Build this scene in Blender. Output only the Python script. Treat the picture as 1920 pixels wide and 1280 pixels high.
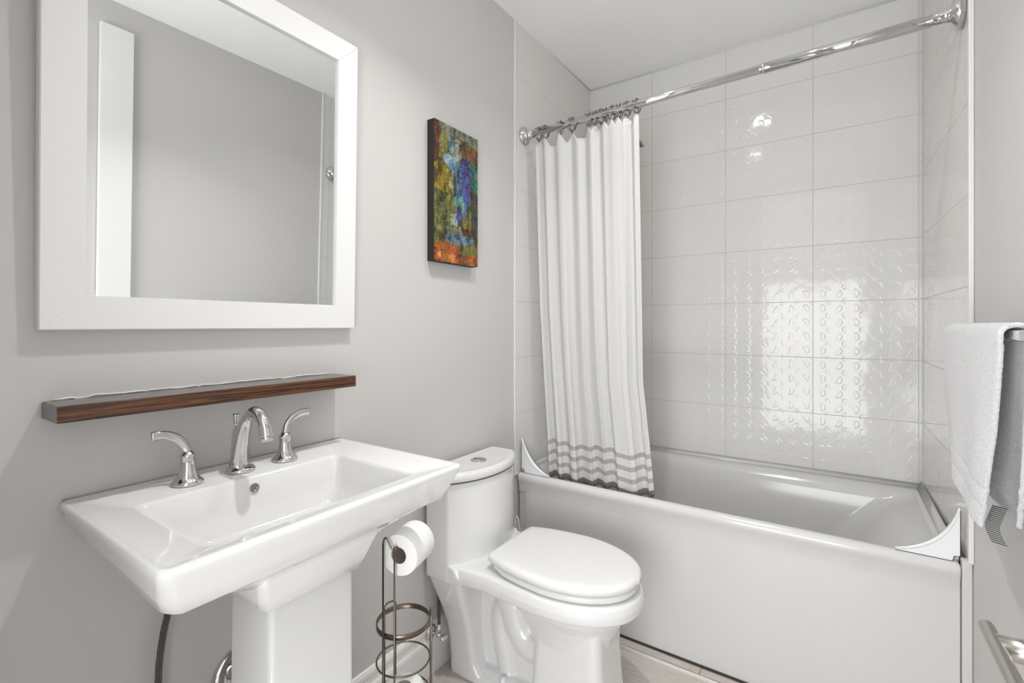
import bpy, bmesh, math, random
from mathutils import Vector, Matrix
random.seed(7)
PI = math.pi
S = bpy.context.scene
COL = S.collection
for o in list(bpy.data.objects):
    bpy.data.objects.remove(o)

# ------------------------------------------------------------ camera, world, lights, exposure
CEIL = 2.675
cam_d = bpy.data.cameras.new('camera')
cam = bpy.data.objects.new('camera', cam_d)
COL.objects.link(cam)
cam.location = (1.2314, 0.0, 1.268)
cam.rotation_euler = (PI/2, 0, math.radians(34.22))
cam_d.sensor_width = 36
cam_d.lens = 897/1920*36
cam_d.shift_y = -31/1920
cam_d.clip_start = 0.01
S.camera = cam
S.view_settings.view_transform = 'Standard'
S.view_settings.look = 'None'
S.view_settings.gamma = 1
S.view_settings.use_curve_mapping = False
S.view_settings.exposure = -0.08
S.cycles.max_bounces = 24
S.cycles.diffuse_bounces = 16
S.cycles.glossy_bounces = 8

w = bpy.data.worlds.new('world')
S.world = w
w.use_nodes = True
w.node_tree.nodes['Background'].inputs[0].default_value = (0.9, 0.95, 1, 1)
w.node_tree.nodes['Background'].inputs[1].default_value = 0.3


def area(name, loc, rot, size, power, color=(1, 1, 1), shape='DISK', size_y=None, spread=PI):
    d = bpy.data.lights.new(name, 'AREA')
    d.shape = shape
    d.size = size
    if size_y:
        d.size_y = size_y
    d.energy = power
    d.color = color
    d.spread = spread
    o = bpy.data.objects.new(name, d)
    o.location = loc
    o.rotation_euler = rot
    COL.objects.link(o)
    return o


LIGHTS = [(0.69, 0.90), (0.80, 1.58)]
area('recessed_light_lamp', (LIGHTS[0][0], LIGHTS[0][1], CEIL-0.0225), (0, 0, 0), 0.06, 8.0, (1, 0.985, 0.97), spread=math.radians(114))
area('recessed_light_lamp', (LIGHTS[1][0], LIGHTS[1][1], CEIL-0.0225), (0, 0, 0), 0.06, 3.4, (1, 0.985, 0.97), spread=math.radians(124))
# added area light standing in for hall light, tilted up to brighten the ceiling
area('hall_fill_light', (1.02, -1.20, 1.00), (math.radians(118), 0, 0), 1.8, 88, (0.965, 0.985, 1), 'RECTANGLE', 1.9)


# ------------------------------------------------------------ mesh helpers
class MB:
    def __init__(self):
        self.v = []
        self.f = []
        self.smooth = []

    def add(self, verts, faces, smooth=True):
        n = len(self.v)
        self.v += [tuple(v) for v in verts]
        self.f += [tuple(i+n for i in f) for f in faces]
        self.smooth += [smooth]*len(faces)

    def box(self, lo, hi, smooth=False):
        x0, y0, z0 = lo
        x1, y1, z1 = hi
        vs = [(x0, y0, z0), (x1, y0, z0), (x1, y1, z0), (x0, y1, z0), (x0, y0, z1), (x1, y0, z1), (x1, y1, z1), (x0, y1, z1)]
        fs = [(3, 2, 1, 0), (4, 5, 6, 7), (0, 1, 5, 4), (1, 2, 6, 5), (2, 3, 7, 6), (3, 0, 4, 7)]
        self.add(vs, fs, smooth)
        return self

    def loft(self, secs, cap0=True, cap1=True, smooth=True, closed=True):
        n = len(secs[0])
        vs = [p for s in secs for p in s]
        fs = []
        for k in range(len(secs)-1):
            for i in range(n if closed else n-1):
                j = (i+1) % n
                fs.append((k*n+i, k*n+j, (k+1)*n+j, (k+1)*n+i))
        if cap0:
            fs.append(tuple(reversed(range(n))))
        if cap1:
            fs.append(tuple((len(secs)-1)*n+i for i in range(n)))
        self.add(vs, fs, smooth)
        return self

    def tube(self, pts, r, n=12, closed=False, caps=True, flat=None):
        pts = [Vector(p) for p in pts]
        m = len(pts)
        rs = r if isinstance(r, (list, tuple)) else [r]*m
        up = None
        secs = []
        for i in range(m):
            if closed:
                t = pts[(i+1) % m]-pts[i-1]
            else:
                t = pts[min(i+1, m-1)]-pts[max(i-1, 0)]
            t.normalize()
            if up is None:
                a = Vector((0, 0, 1)) if abs(t.z) < 0.9 else Vector((1, 0, 0))
                up = a-t*a.dot(t)
            else:
                up = up-t*up.dot(t)
            up.normalize()
            sd = t.cross(up)
            rr = rs[i]
            if isinstance(rr, tuple):
                ra, rb = rr
            else:
                ra = rb = rr
            secs.append([tuple(pts[i]+up*(ra*math.sin(2*PI*k/n))+sd*(rb*math.cos(2*PI*k/n))) for k in range(n)])
        if closed:
            secs.append(secs[0])
            caps = False
        self.loft(secs, caps, caps)
        return self

    def lathe(self, prof, c, axis='z', n=32, M=None):
        # prof: list of (radius, height)
        secs = []
        for r, h in prof:
            ring = []
            for k in range(n):
                a = 2*PI*k/n
                p = Vector((r*math.cos(a), r*math.sin(a), h))
                if axis == 'x':
                    p = Vector((p.z, p.x, p.y))
                elif axis == 'y':
                    p = Vector((p.y, p.z, p.x))
                if M is not None:
                    p = M @ p
                ring.append(tuple(p+Vector(c)))
            secs.append(ring)
        self.loft(secs)
        return self

    def sphere(self, c, r, n=12, sc=(1, 1, 1)):
        secs = []
        for i in range(1, n):
            th = PI*i/n
            secs.append([(c[0]+r*sc[0]*math.sin(th)*math.cos(2*PI*k/(2*n)), c[1]+r*sc[1]*math.sin(th)*math.sin(2*PI*k/(2*n)), c[2]-r*sc[2]*math.cos(th)) for k in range(2*n)])
        self.loft(secs)
        return self

    def build(self, name, mat, parent=None, bevel=0, seg=3, subsurf=0, sharp=None, world=True):
        off = Vector((0, 0, 0))
        if parent is not None and world:
            p = parent
            while p is not None:
                off += p.location
                p = p.parent
        me = bpy.data.meshes.new(name)
        me.from_pydata([tuple(Vector(v)-off) for v in self.v], [], self.f)
        me.polygons.foreach_set('use_smooth', self.smooth)
        bm = bmesh.new()
        bm.from_mesh(me)
        bmesh.ops.recalc_face_normals(bm, faces=bm.faces)
        bm.to_mesh(me)
        bm.free()
        me.update()
        o = bpy.data.objects.new(name, me)
        COL.objects.link(o)
        if mat is not None:
            me.materials.append(mat)
        if parent is not None:
            o.parent = parent
        if sharp is not None:
            me.polygons.foreach_set('use_smooth', [True]*len(me.polygons))
            me.set_sharp_from_angle(angle=math.radians(sharp))
        if bevel:
            b = o.modifiers.new('bevel', 'BEVEL')
            b.width = bevel
            b.segments = seg
            b.limit_method = 'ANGLE'
            b.angle_limit = math.radians(35)
            me.polygons.foreach_set('use_smooth', [True]*len(me.polygons))
            b.harden_normals = True
        if subsurf:
            s = o.modifiers.new('subsurf', 'SUBSURF')
            s.levels = s.render_levels = subsurf
        return o


def thing(name, loc, label, cat, group=None):
    o = bpy.data.objects.new(name, None)
    o.empty_display_size = 0.05
    COL.objects.link(o)
    o.location = loc
    o['label'] = label
    o['category'] = cat
    if group:
        o['group'] = group
    return o


def tag(o, label, cat, group=None):
    o['label'] = label
    o['category'] = cat
    if group:
        o['group'] = group
    return o


def struct(o):
    o['kind'] = 'structure'
    return o


def rrect(x0, x1, y0, y1, r, z, n=8):
    r = min(r, (x1-x0)/2-1e-4, (y1-y0)/2-1e-4)
    out = []
    for cx, cy, a0 in ((x1-r, y1-r, 0), (x0+r, y1-r, PI/2), (x0+r, y0+r, PI), (x1-r, y0+r, 3*PI/2)):
        for k in range(n+1):
            a = a0+PI/2*k/n
            out.append((cx+r*math.cos(a), cy+r*math.sin(a), z))
    return out


def lerp(a, b, t):
    return a+(b-a)*t


def smooth_path(pts, k=8):
    # Catmull-Rom through points
    P = [Vector(p) for p in pts]
    out = []
    for i in range(len(P)-1):
        p0, p1, p2, p3 = P[max(i-1, 0)], P[i], P[i+1], P[min(i+2, len(P)-1)]
        for j in range(k):
            t = j/k
            out.append(0.5*((2*p1)+(p2-p0)*t+(2*p0-5*p1+4*p2-p3)*t*t+(3*p1-p0-3*p2+p3)*t*t*t))
    out.append(P[-1])
    return out


# ------------------------------------------------------------ material helpers
def mat(name, color=(0.8, 0.8, 0.8), rough=0.5, metal=0.0, spec=0.5, coat=0.0):
    m = bpy.data.materials.new(name)
    m.use_nodes = True
    b = m.node_tree.nodes['Principled BSDF']
    b.inputs['Base Color'].default_value = (*color, 1)
    b.inputs['Roughness'].default_value = rough
    b.inputs['Metallic'].default_value = metal
    b.inputs['Specular IOR Level'].default_value = spec
    b.inputs['Coat Weight'].default_value = coat
    b.inputs['Coat Roughness'].default_value = 0.05
    return m


class NT:
    def __init__(self, m):
        self.t = m.node_tree
        self.b = m.node_tree.nodes['Principled BSDF']
        self.out = m.node_tree.nodes['Material Output']

    def n(self, typ, **kw):
        nd = self.t.nodes.new(typ)
        for k, v in kw.items():
            setattr(nd, k, v)
        return nd

    def l(self, a, b):
        self.t.links.new(a, b)

    def coord(self, kind='Object', scale=(1, 1, 1), loc=(0, 0, 0)):
        tc = self.n('ShaderNodeTexCoord')
        mp = self.n('ShaderNodeMapping')
        mp.inputs['Scale'].default_value = scale
        mp.inputs['Location'].default_value = loc
        self.l(tc.outputs[kind], mp.inputs[0])
        return mp.outputs[0]

    def noise(self, vec, scale, detail=4, rough=0.55):
        x = self.n('ShaderNodeTexNoise')
        x.inputs['Scale'].default_value = scale
        x.inputs['Detail'].default_value = detail
        x.inputs['Roughness'].default_value = rough
        self.l(vec, x.inputs['Vector'])
        return x.outputs['Fac']

    def ramp(self, fac, stops, interp='LINEAR'):
        r = self.n('ShaderNodeValToRGB')
        r.color_ramp.interpolation = interp
        e = r.color_ramp.elements
        while len(e) < len(stops):
            e.new(0.5)
        for el, (p, c) in zip(e, stops):
            el.position = p
            el.color = (*c, 1) if len(c) == 3 else c
        self.l(fac, r.inputs[0])
        return r.outputs[0]

    def math(self, op, a, b=0.0, c=None):
        x = self.n('ShaderNodeMath', operation=op)
        for i, q in enumerate((a, b, c)):
            if q is None:
                continue
            if isinstance(q, (int, float)):
                x.inputs[i].default_value = q
            else:
                self.l(q, x.inputs[i])
        return x.outputs[0]

    def mix(self, f, a, b, mode='MIX'):
        x = self.n('ShaderNodeMix', data_type='RGBA', blend_type=mode)
        for i, q in ((0, f), (6, a), (7, b)):
            if isinstance(q, (int, float)):
                x.inputs[i].default_value = q
            elif isinstance(q, tuple):
                x.inputs[i].default_value = (*q, 1)
            else:
                self.l(q, x.inputs[i])
        return x.outputs[2]

    def bump(self, h, strength=0.2, dist=0.01, normal=None):
        x = self.n('ShaderNodeBump')
        x.inputs['Strength'].default_value = strength
        x.inputs['Distance'].default_value = dist
        self.l(h, x.inputs['Height'])
        if normal is not None:
            self.l(normal, x.inputs['Normal'])
        self.l(x.outputs[0], self.b.inputs['Normal'])
        return x.outputs[0]


def paint(name, c, rough=0.45, bs=0.05, scale=350):
    m = mat(name, c, rough, spec=0.35)
    t = NT(m)
    v = t.coord()
    t.bump(t.noise(v, scale, 2), bs, 0.001)
    return m


M_wall = paint('grey_wall_paint', (0.565, 0.556, 0.548), 0.42, 0.08, 220)
M_ceil = paint('ceiling_paint', (0.90, 0.897, 0.89), 0.6)
M_trim = paint('white_trim_paint', (0.80, 0.80, 0.79), 0.25, 0.02)
M_frame = paint('white_frame_lacquer', (0.77, 0.77, 0.768), 0.3, 0.03)
M_hall = paint('hall_paint', (0.75, 0.745, 0.74), 0.6)
M_cer = mat('white_ceramic', (0.71, 0.71, 0.712), 0.08, spec=0.5, coat=0.3)
M_seat = mat('white_seat_plastic', (0.72, 0.72, 0.718), 0.16)
M_tub = mat('tub_acrylic', (0.60, 0.596, 0.588), 0.14, spec=0.5)
M_guard = mat('guard_plastic', (0.80, 0.80, 0.82), 0.25)
M_chrome = mat('chrome', (0.66, 0.66, 0.67), 0.05, 1.0)
M_chrome_d = mat('dark_chrome', (0.30, 0.28, 0.26), 0.15, 1.0)
M_black = mat('black_plastic', (0.02, 0.02, 0.02), 0.4)
M_caulk = mat('white_caulk', (0.70, 0.70, 0.70), 0.4)
M_bronze = mat('bronze_wire', (0.20, 0.165, 0.135), 0.28, 1.0)
M_mirror = mat('mirror_glass', (0.86, 0.87, 0.865), 0.0, 1.0)
M_gap = mat('dark_gap', (0.10, 0.09, 0.08), 0.8)


def brushed():
    m = mat('brushed_steel', (0.58, 0.56, 0.53), 0.28, 1.0)
    t = NT(m)
    v = t.coord(scale=(400, 12, 400))
    t.bump(t.noise(v, 6, 3), 0.08, 0.0006)
    return m


M_steel = brushed()


def tile_mat(name, axes, off, rel=0.75, tw=0.379, th=0.2609, zoff=1.638):
    # axes: which object axis runs along the wall; off: position of one vertical joint
    m = mat(name, (0.685, 0.678, 0.66), 0.07, spec=0.38)
    t = NT(m)
    tc = t.n('ShaderNodeTexCoord')
    sp = t.n('ShaderNodeSeparateXYZ')
    t.l(tc.outputs['Object'], sp.inputs[0])
    u = t.math('SUBTRACT', sp.outputs[axes], off)
    v = t.math('SUBTRACT', sp.outputs[2], zoff-10*th)
    u = t.math('ADD', u, 10*tw)
    fu = t.math('FRACT', t.math('DIVIDE', u, tw))
    fv = t.math('FRACT', t.math('DIVIDE', v, th))
    du = t.math('MULTIPLY', t.math('MINIMUM', fu, t.math('SUBTRACT', 1.0, fu)), tw)
    dv = t.math('MULTIPLY', t.math('MINIMUM', fv, t.math('SUBTRACT', 1.0, fv)), th)
    d = t.math('MINIMUM', du, dv)
    g = t.n('ShaderNodeMapRange', interpolation_type='SMOOTHSTEP')
    t.l(d, g.inputs[0])
    g.inputs[1].default_value = 0.0006
    g.inputs[2].default_value = 0.0016
    face = g.outputs[0]
    col = t.mix(face, (0.47, 0.45, 0.42), (0.685, 0.678, 0.66))
    t.l(col, t.b.inputs['Base Color'])
    rg = t.math('SUBTRACT', 0.5, t.math('MULTIPLY', face, 0.43))
    t.l(rg, t.b.inputs['Roughness'])
    # embossed relief: small half-round petals in a grid, crossed by fine lines
    pu = t.math('DIVIDE', u, 0.06317)
    pv = t.math('DIVIDE', v, 0.06522)

    def step(val, a, b):
        q = t.n('ShaderNodeMapRange', interpolation_type='SMOOTHSTEP')
        t.l(val, q.inputs[0])
        q.inputs[1].default_value = a
        q.inputs[2].default_value = b
        return q.outputs[0]

    def petals(ou, ov, sgn, rad):
        cu = t.math('SUBTRACT', t.math('FRACT', t.math('ADD', pu, ou)), 0.5)
        cv = t.math('SUBTRACT', t.math('FRACT', t.math('ADD', pv, ov)), 0.5)
        r2 = t.math('SQRT', t.math('ADD', t.math('MULTIPLY', cu, cu), t.math('MULTIPLY', cv, cv)))
        disc = step(r2, rad, rad-0.10)
        slant = t.math('MULTIPLY', t.math('SINE', t.math('MULTIPLY', t.math('FLOOR', t.math('ADD', pu, ou)), 1.7)), 0.6)
        half = step(t.math('ADD', t.math('MULTIPLY', cu, sgn), t.math('MULTIPLY', cv, slant)), -0.03, 0.03)
        return t.math('MULTIPLY', disc, half)
    h1 = petals(0.0, 0.0, 1.0, 0.32)
    h2 = petals(0.5, 0.5, -1.0, 0.26)
    diag = t.math('ABSOLUTE', t.math('SUBTRACT', t.math('FRACT', t.math('MULTIPLY', t.math('ADD', pu, pv), 0.5)), 0.5))
    diag2 = t.math('ABSOLUTE', t.math('SUBTRACT', t.math('FRACT', t.math('MULTIPLY', t.math('SUBTRACT', pu, pv), 0.5)), 0.5))
    h = t.math('ADD', t.math('MULTIPLY', h1, 0.0007), t.math('MULTIPLY', h2, -0.0005))
    h = t.math('ADD', h, t.math('MULTIPLY', step(diag, 0.015, 0.045), 0.00008))
    h = t.math('ADD', h, t.math('MULTIPLY', step(diag2, 0.015, 0.045), 0.00005))
    wob = t.noise(tc.outputs['Object'], 12, 1)
    h = t.math('ADD', h, t.math('MULTIPLY', wob, 0.0012))
    h = t.math('ADD', h, t.math('MULTIPLY', face, 0.0008))
    bp = t.n('ShaderNodeBump')
    bp.inputs['Strength'].default_value = rel
    bp.inputs['Distance'].default_value = 1.0
    t.l(h, bp.inputs['Height'])
    t.l(bp.outputs[0], t.b.inputs['Normal'])
    return m


M_tile_back = tile_mat('white_wall_tile_back', 0, 0.379)
M_tile_left = tile_mat('white_wall_tile_left', 1, 2.063, 0.3)
M_tile_right = tile_mat('white_wall_tile_right', 1, 2.259, 0.25)


def floor_mat():
    m = mat('grey_wood_look_tile', (0.42, 0.38, 0.34), 0.35)
    t = NT(m)
    v = t.coord(scale=(1, 1, 1))
    br = t.n('ShaderNodeTexBrick')
    br.offset = 0.5
    br.inputs['Scale'].default_value = 1
    br.inputs['Brick Width'].default_value = 0.60
    br.inputs['Row Height'].default_value = 0.305
    br.inputs['Mortar Size'].default_value = 0.0022
    br.inputs['Color1'].default_value = (0.9, 0.9, 0.9, 1)
    br.inputs['Color2'].default_value = (1, 1, 1, 1)
    br.inputs['Mortar'].default_value = (0.45, 0.45, 0.45, 1)
    t.l(t.coord(loc=(0.08, 0.03, 0)), br.inputs['Vector'])
    n1 = t.noise(t.coord(scale=(4, 55, 4)), 2.2, 6)
    n2 = t.noise(t.coord(scale=(1, 3, 1)), 3.5, 3)
    c = t.ramp(n1, [(0.3, (0.43, 0.39, 0.355)), (0.55, (0.53, 0.49, 0.455)), (0.8, (0.62, 0.585, 0.55))])
    c = t.mix(t.math('MULTIPLY', n2, 0.35), c, (0.45, 0.41, 0.375))
    c = t.mix(1.0, c, br.outputs[0], 'MULTIPLY')
    t.l(c, t.b.inputs['Base Color'])
    return m


M_floor = floor_mat()


def shelf_mat():
    m = mat('dark_striped_wood', (0.1, 0.05, 0.03), 0.24)
    t = NT(m)
    n1 = t.noise(t.coord(scale=(60, 1.6, 140)), 1.6, 6, 0.65)
    n2 = t.noise(t.coord(scale=(30, 7, 260)), 1.0, 3, 0.6)
    c = t.ramp(n1, [(0.30, (0.016, 0.010, 0.008)), (0.45, (0.055, 0.024, 0.013)), (0.55, (0.17, 0.065, 0.025)), (0.64, (0.03, 0.015, 0.01)), (0.8, (0.22, 0.09, 0.035))])
    c = t.mix(t.ramp(n2, [(0.5, (0, 0, 0)), (0.62, (1, 1, 1))]), c, (0.02, 0.012, 0.010))
    t.l(c, t.b.inputs['Base Color'])
    return m


M_shelf = shelf_mat()
M_shelf_top = mat('shelf_laminate_end', (0.15, 0.135, 0.125), 0.3)


def fabric_mat():
    m = mat('white_waffle_curtain', (0.74, 0.737, 0.73), 0.85, spec=0.1)
    t = NT(m)
    tc = t.n('ShaderNodeTexCoord')
    sp = t.n('ShaderNodeSeparateXYZ')
    t.l(tc.outputs['UV'], sp.inputs[0])
    z = sp.outputs[1]        # metres above the floor along the cloth
    stops = [((0.0, (0.0,)*3))]
    col = (0.74, 0.737, 0.73)
    cur = None
    for zc, hw, c in ((0.720, 0.0095, (0.49, 0.465, 0.435)), (0.671, 0.0095, (0.49, 0.465, 0.435)), (0.622, 0.0095, (0.49, 0.465, 0.435)), (0.570, 0.013, (0.27, 0.25, 0.22))):
        d = t.math('ABSOLUTE', t.math('SUBTRACT', z, zc))
        f = t.math('LESS_THAN', d, hw)
        cur = t.mix(f, cur if cur is not None else col, c)
    t.l(cur, t.b.inputs['Base Color'])
    u = sp.outputs[0]
    wv = t.math('MULTIPLY', t.math('SINE', t.math('MULTIPLY', u, 2*PI/0.012)), t.math('SINE', t.math('MULTIPLY', z, 2*PI/0.012)))
    t.bump(wv, 0.35, 0.0012)
    tr = t.n('ShaderNodeBsdfTranslucent')
    t.l(cur, tr.inputs[0])
    mx = t.n('ShaderNodeMixShader')
    mx.inputs[0].default_value = 0.22
    t.l(t.b.outputs[0], mx.inputs[1])
    t.l(tr.outputs[0], mx.inputs[2])
    t.l(mx.outputs[0], t.out.inputs[0])
    return m


M_curtain = fabric_mat()


def towel_mat():
    m = mat('white_terry', (0.82, 0.82, 0.835), 0.95, spec=0.05)
    t = NT(m)
    t.b.inputs['Sheen Weight'].default_value = 0.3
    v = t.coord()
    n = t.noise(v, 420, 2, 0.7)
    t.bump(n, 0.9, 0.003)
    c = t.ramp(t.noise(v, 300, 2), [(0.3, (0.56, 0.56, 0.575)), (0.7, (0.70, 0.70, 0.715))])
    t.l(c, t.b.inputs['Base Color'])
    return m


M_towel = towel_mat()


def paper_mat():
    m = mat('toilet_paper', (0.86, 0.86, 0.85), 0.95, spec=0.05)
    t = NT(m)
    t.bump(t.noise(t.coord(), 260, 2), 0.3, 0.001)
    return m


M_paper = paper_mat()
M_card = mat('cardboard_core', (0.36, 0.31, 0.27), 0.8)


def braid_mat():
    m = mat('braided_steel_hose', (0.30, 0.27, 0.24), 0.35, 0.9)
    t = NT(m)
    tc = t.n('ShaderNodeTexCoord')
    sp = t.n('ShaderNodeSeparateXYZ')
    t.l(tc.outputs['Object'], sp.inputs[0])
    a = t.math('SINE', t.math('MULTIPLY', t.math('ADD', sp.outputs[2], sp.outputs[1]), 2*PI/0.0045))
    b = t.math('SINE', t.math('MULTIPLY', t.math('SUBTRACT', sp.outputs[2], sp.outputs[1]), 2*PI/0.0045))
    h = t.math('MULTIPLY', a, b)
    c = t.ramp(t.math('ADD', t.math('MULTIPLY', h, 0.5), 0.5), [(0.2, (0.05, 0.04, 0.035)), (0.9, (0.36, 0.30, 0.26))])
    t.l(c, t.b.inputs['Base Color'])
    t.bump(h, 0.8, 0.001)
    return m


M_braid = braid_mat()

# ------------------------------------------------------------ the room
XR = 1.560          # painted right wall, about where towel and rails hang


def XRf(y):         # the right wall runs about one degree off square
    return 1.547+(1.83-y)*0.0175


def skew(name, y0, y1, z0, z1, f0, f1, m):
    q = MB()
    q.loft([[(f0(y), y, z0), (f1(y), y, z0), (f1(y), y, z1), (f0(y), y, z1)] for y in (y0, y1)], smooth=False)
    return struct(q.build(name, m))


YB = 2.638          # tiled back wall
YF = -0.06          # wall with the doorway
HY = -1.60          # far side of the hall


def sbox(name, lo, hi, m, bevel=0, parent=None):
    o = MB().box(lo, hi).build(name, m, parent, bevel)
    if parent is None:
        struct(o)
    return o


sbox('floor', (-0.15, HY-0.1, -0.10), (XR+0.6, YB+0.15, 0), M_floor)
sbox('ceiling', (-0.15, HY-0.1, CEIL), (XR+0.6, YB+0.15, CEIL+0.1), M_ceil)
sbox('wall_left', (-0.12, YF-0.1, 0), (0, YB+0.12, CEIL), M_wall)
skew('wall_right', YF-0.1, YB+0.12, 0, CEIL, XRf, lambda y: 1.75, M_wall)
sbox('wall_back', (0, YB+0.010, 0), (1.532, YB+0.12, CEIL), M_wall)
DX0, DX1, DZ = 0.64, 1.44, 2.50
sbox('wall_front', (0, YF-0.1, 0), (DX0, YF, CEIL), M_wall)
sbox('wall_front', (DX1, YF-0.1, 0), (XRf(YF), YF, CEIL), M_wall)
sbox('wall_front', (DX0, YF-0.1, DZ), (DX1, YF, CEIL), M_wall)
sbox('wall_hall_left', (-0.15, HY, 0), (-0.05, YF-0.1, CEIL), M_hall)
sbox('wall_hall_right', (XR+0.5, HY, 0), (XR+0.6, YF-0.1, CEIL), M_hall)
sbox('wall_hall_far', (-0.15, HY-0.1, 0), (XR+0.6, HY, CEIL), M_hall)
# door casing
sbox('trim_1', (DX0-0.07, YF, 0), (DX0, YF+0.014, DZ+0.07), M_trim, 0.003)
sbox('trim_1', (DX0, YF, DZ), (DX1, YF+0.014, DZ+0.07), M_trim, 0.003)
# tiled alcove
sbox('wall_tile_back', (0.006, YB, 0.40), (1.5235, YB+0.010, CEIL-0.001), M_tile_back)
sbox('wall_tile_left', (0.0, 1.832, 0.575), (0.006, YB+0.01, CEIL-0.001), M_tile_left)
skew('wall_tile_right', 1.832, YB+0.01, 0.600, CEIL-0.001, lambda y: XRf(y)-0.0095, lambda y: XRf(y), M_tile_right)
# tile edge trims
sbox('trim_2', (0.0, 1.822, 0.575), (0.009, 1.833, CEIL-0.002), M_caulk, 0.003)
sbox('trim_3', (XRf(1.83)-0.0125, 1.822, 0.600), (XRf(1.83)-0.0002, 1.834, CEIL-0.002), M_caulk, 0.003)
sbox('trim_4', (1.5242, 1.838, 0), (XRf(1.86)-0.0003, 1.870, 0.600), M_tub, 0.003)
sbox('trim_8', (XRf(0.848)-0.022, 0.726, 0), (XRf(0.848)-0.0003, 0.848, 2.555), M_trim, 0.002)
# caulk beads
mb = MB()
mb.tube([(0.006, YB-0.001, CEIL-0.004), (1.525, YB-0.001, CEIL-0.004)], 0.004, 8)
mb.tube([(0.007, 1.833, CEIL-0.004), (0.007, YB, CEIL-0.004)], 0.004, 8)
mb.tube([(1.536, 1.84, CEIL-0.004), (1.523, YB, CEIL-0.004)], 0.004, 8)
struct(mb.build('trim_5', M_caulk))
# strip of floor tile along the tub, raised
sbox('trim_6', (0.013, 1.797, 0), (XRf(1.838), 1.838, 0.012), M_floor, 0.003)
# thin light metal edge of that strip
sbox('trim_7', (0.013, 1.793, 0), (XRf(1.797)-0.001, 1.797, 0.0125), mat('tile_edge_metal', (0.75, 0.73, 0.70), 0.3, 0.3), 0.001)


# baseboards with a stepped profile
def baseboard(name, x, y0, y1, sgn):
    prof = [(0, 0), (0.014, 0), (0.014, 0.120), (0.012, 0.128), (0.008, 0.134), (0.0075, 0.150), (0.010, 0.156), (0.010, 0.168), (0.006, 0.178), (0, 0.181)]
    secs = [[(x+sgn*a, y, b) for a, b in prof] for y in (y0, y1)]
    o = MB().loft(secs, smooth=False).build(name, M_trim)
    return struct(o)


baseboard('baseboard_left', 0.0, YF, 1.835, 1)
baseboard('baseboard_right', XRf(1.79)-0.0005, 1.40, 1.79, -1)

# ceiling downlights
e = mat('lamp_lens', (1, 1, 1), 0.5)
e.node_tree.nodes['Principled BSDF'].inputs['Emission Color'].default_value = (1, 0.97, 0.92, 1)
e.node_tree.nodes['Principled BSDF'].inputs['Emission Strength'].default_value = 40
for (lx, ly), lab in zip(LIGHTS, ('round white recessed ceiling light nearer the mirror and sink', 'round white recessed ceiling light nearer the tub and shower curtain')):
    r = thing('recessed_light', (lx, ly, CEIL), lab, 'light', 'recessed ceiling lights')
    MB().lathe([(0.046, 0), (0.064, 0), (0.064, -0.004), (0.055, -0.008), (0.046, -0.006)], (lx, ly, CEIL)).build('trim_ring', M_trim, r)
    MB().lathe([(0.001, 0), (0.046, 0), (0.045, -0.009), (0.040, -0.016), (0.031, -0.020), (0.001, -0.021)], (lx, ly, CEIL)).build('lens', e, r)

# ------------------------------------------------------------ bathtub
T = thing('bathtub', (0.765, 1.847, 0), 'long white alcove bathtub with a flat apron below the tiled wall', 'bathtub')
X0, X1, Y0, Y1 = 0.008, 1.5235, 1.847, YB-0.002
ZR = 0.585


def tub_sec(x0, x1, y0, y1, r, z):
    return rrect(x0, x1, y0, y1, r, z, 8)


secs = [
    tub_sec(X0, X1, Y0+0.006, Y1, 0.006, 0.500),
    tub_sec(X0, X1, Y0+0.0045, Y1, 0.006, 0.525),
    tub_sec(X0, X1, Y0+0.0005, Y1, 0.006, 0.543),
    tub_sec(X0, X1, Y0-0.003, Y1, 0.006, 0.553),
    tub_sec(X0, X1, Y0-0.004, Y1, 0.006, 0.565),
    tub_sec(X0, X1, Y0-0.001, Y1, 0.006, 0.576),
    tub_sec(X0+0.004, X1-0.004, Y0+0.010, Y1-0.003, 0.008, ZR),
    tub_sec(X0+0.035, X1-0.028, Y0+0.028, Y1-0.060, 0.03, ZR-0.001),
    tub_sec(X0+0.045, X1-0.034, Y0+0.036, Y1-0.085, 0.04, ZR-0.008),
    tub_sec(X0+0.055, X1-0.040, Y0+0.042, Y1-0.098, 0.05, ZR-0.022),
    tub_sec(X0+0.062, X1-0.105, Y0+0.046, Y1-0.106, 0.06, ZR-0.05),
    tub_sec(X0+0.085, X1-0.20, Y0+0.056, Y1-0.120, 0.08, ZR-0.16),
    tub_sec(X0+0.11, X1-0.36, Y0+0.075, Y1-0.14, 0.10, ZR-0.38),
    tub_sec(X0+0.15, X1-0.43, Y0+0.11, Y1-0.175, 0.11, ZR-0.425),
    tub_sec(X0+0.22, X1-0.50, Y0+0.18, Y1-0.245, 0.10, ZR-0.43),
]
MB().loft(secs, cap0=False).build('basin', M_tub, T)
# raised tiling flange against the walls
mb = MB()
mb.loft([[(X0, y, ZR-0.004), (X0+0.02, y, ZR-0.004), (X0+0.008, y, ZR+0.008), (X0, y, ZR+0.022)] for y in (Y0+0.03, Y1)])
mb.loft([[(X1, y, ZR-0.004), (X1-0.022, y, ZR-0.004), (X1-0.009, y, ZR+0.008), (X1, y, ZR+0.028)] for y in (Y0+0.03, Y1)])
mb.loft([[(x, Y1, ZR-0.004), (x, Y1-0.035, ZR-0.004), (x, Y1-0.014, ZR+0.006), (x, Y1, ZR+0.014)] for x in (X0, X1)])
mb.build('wall_flange', M_tub, T)
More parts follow.
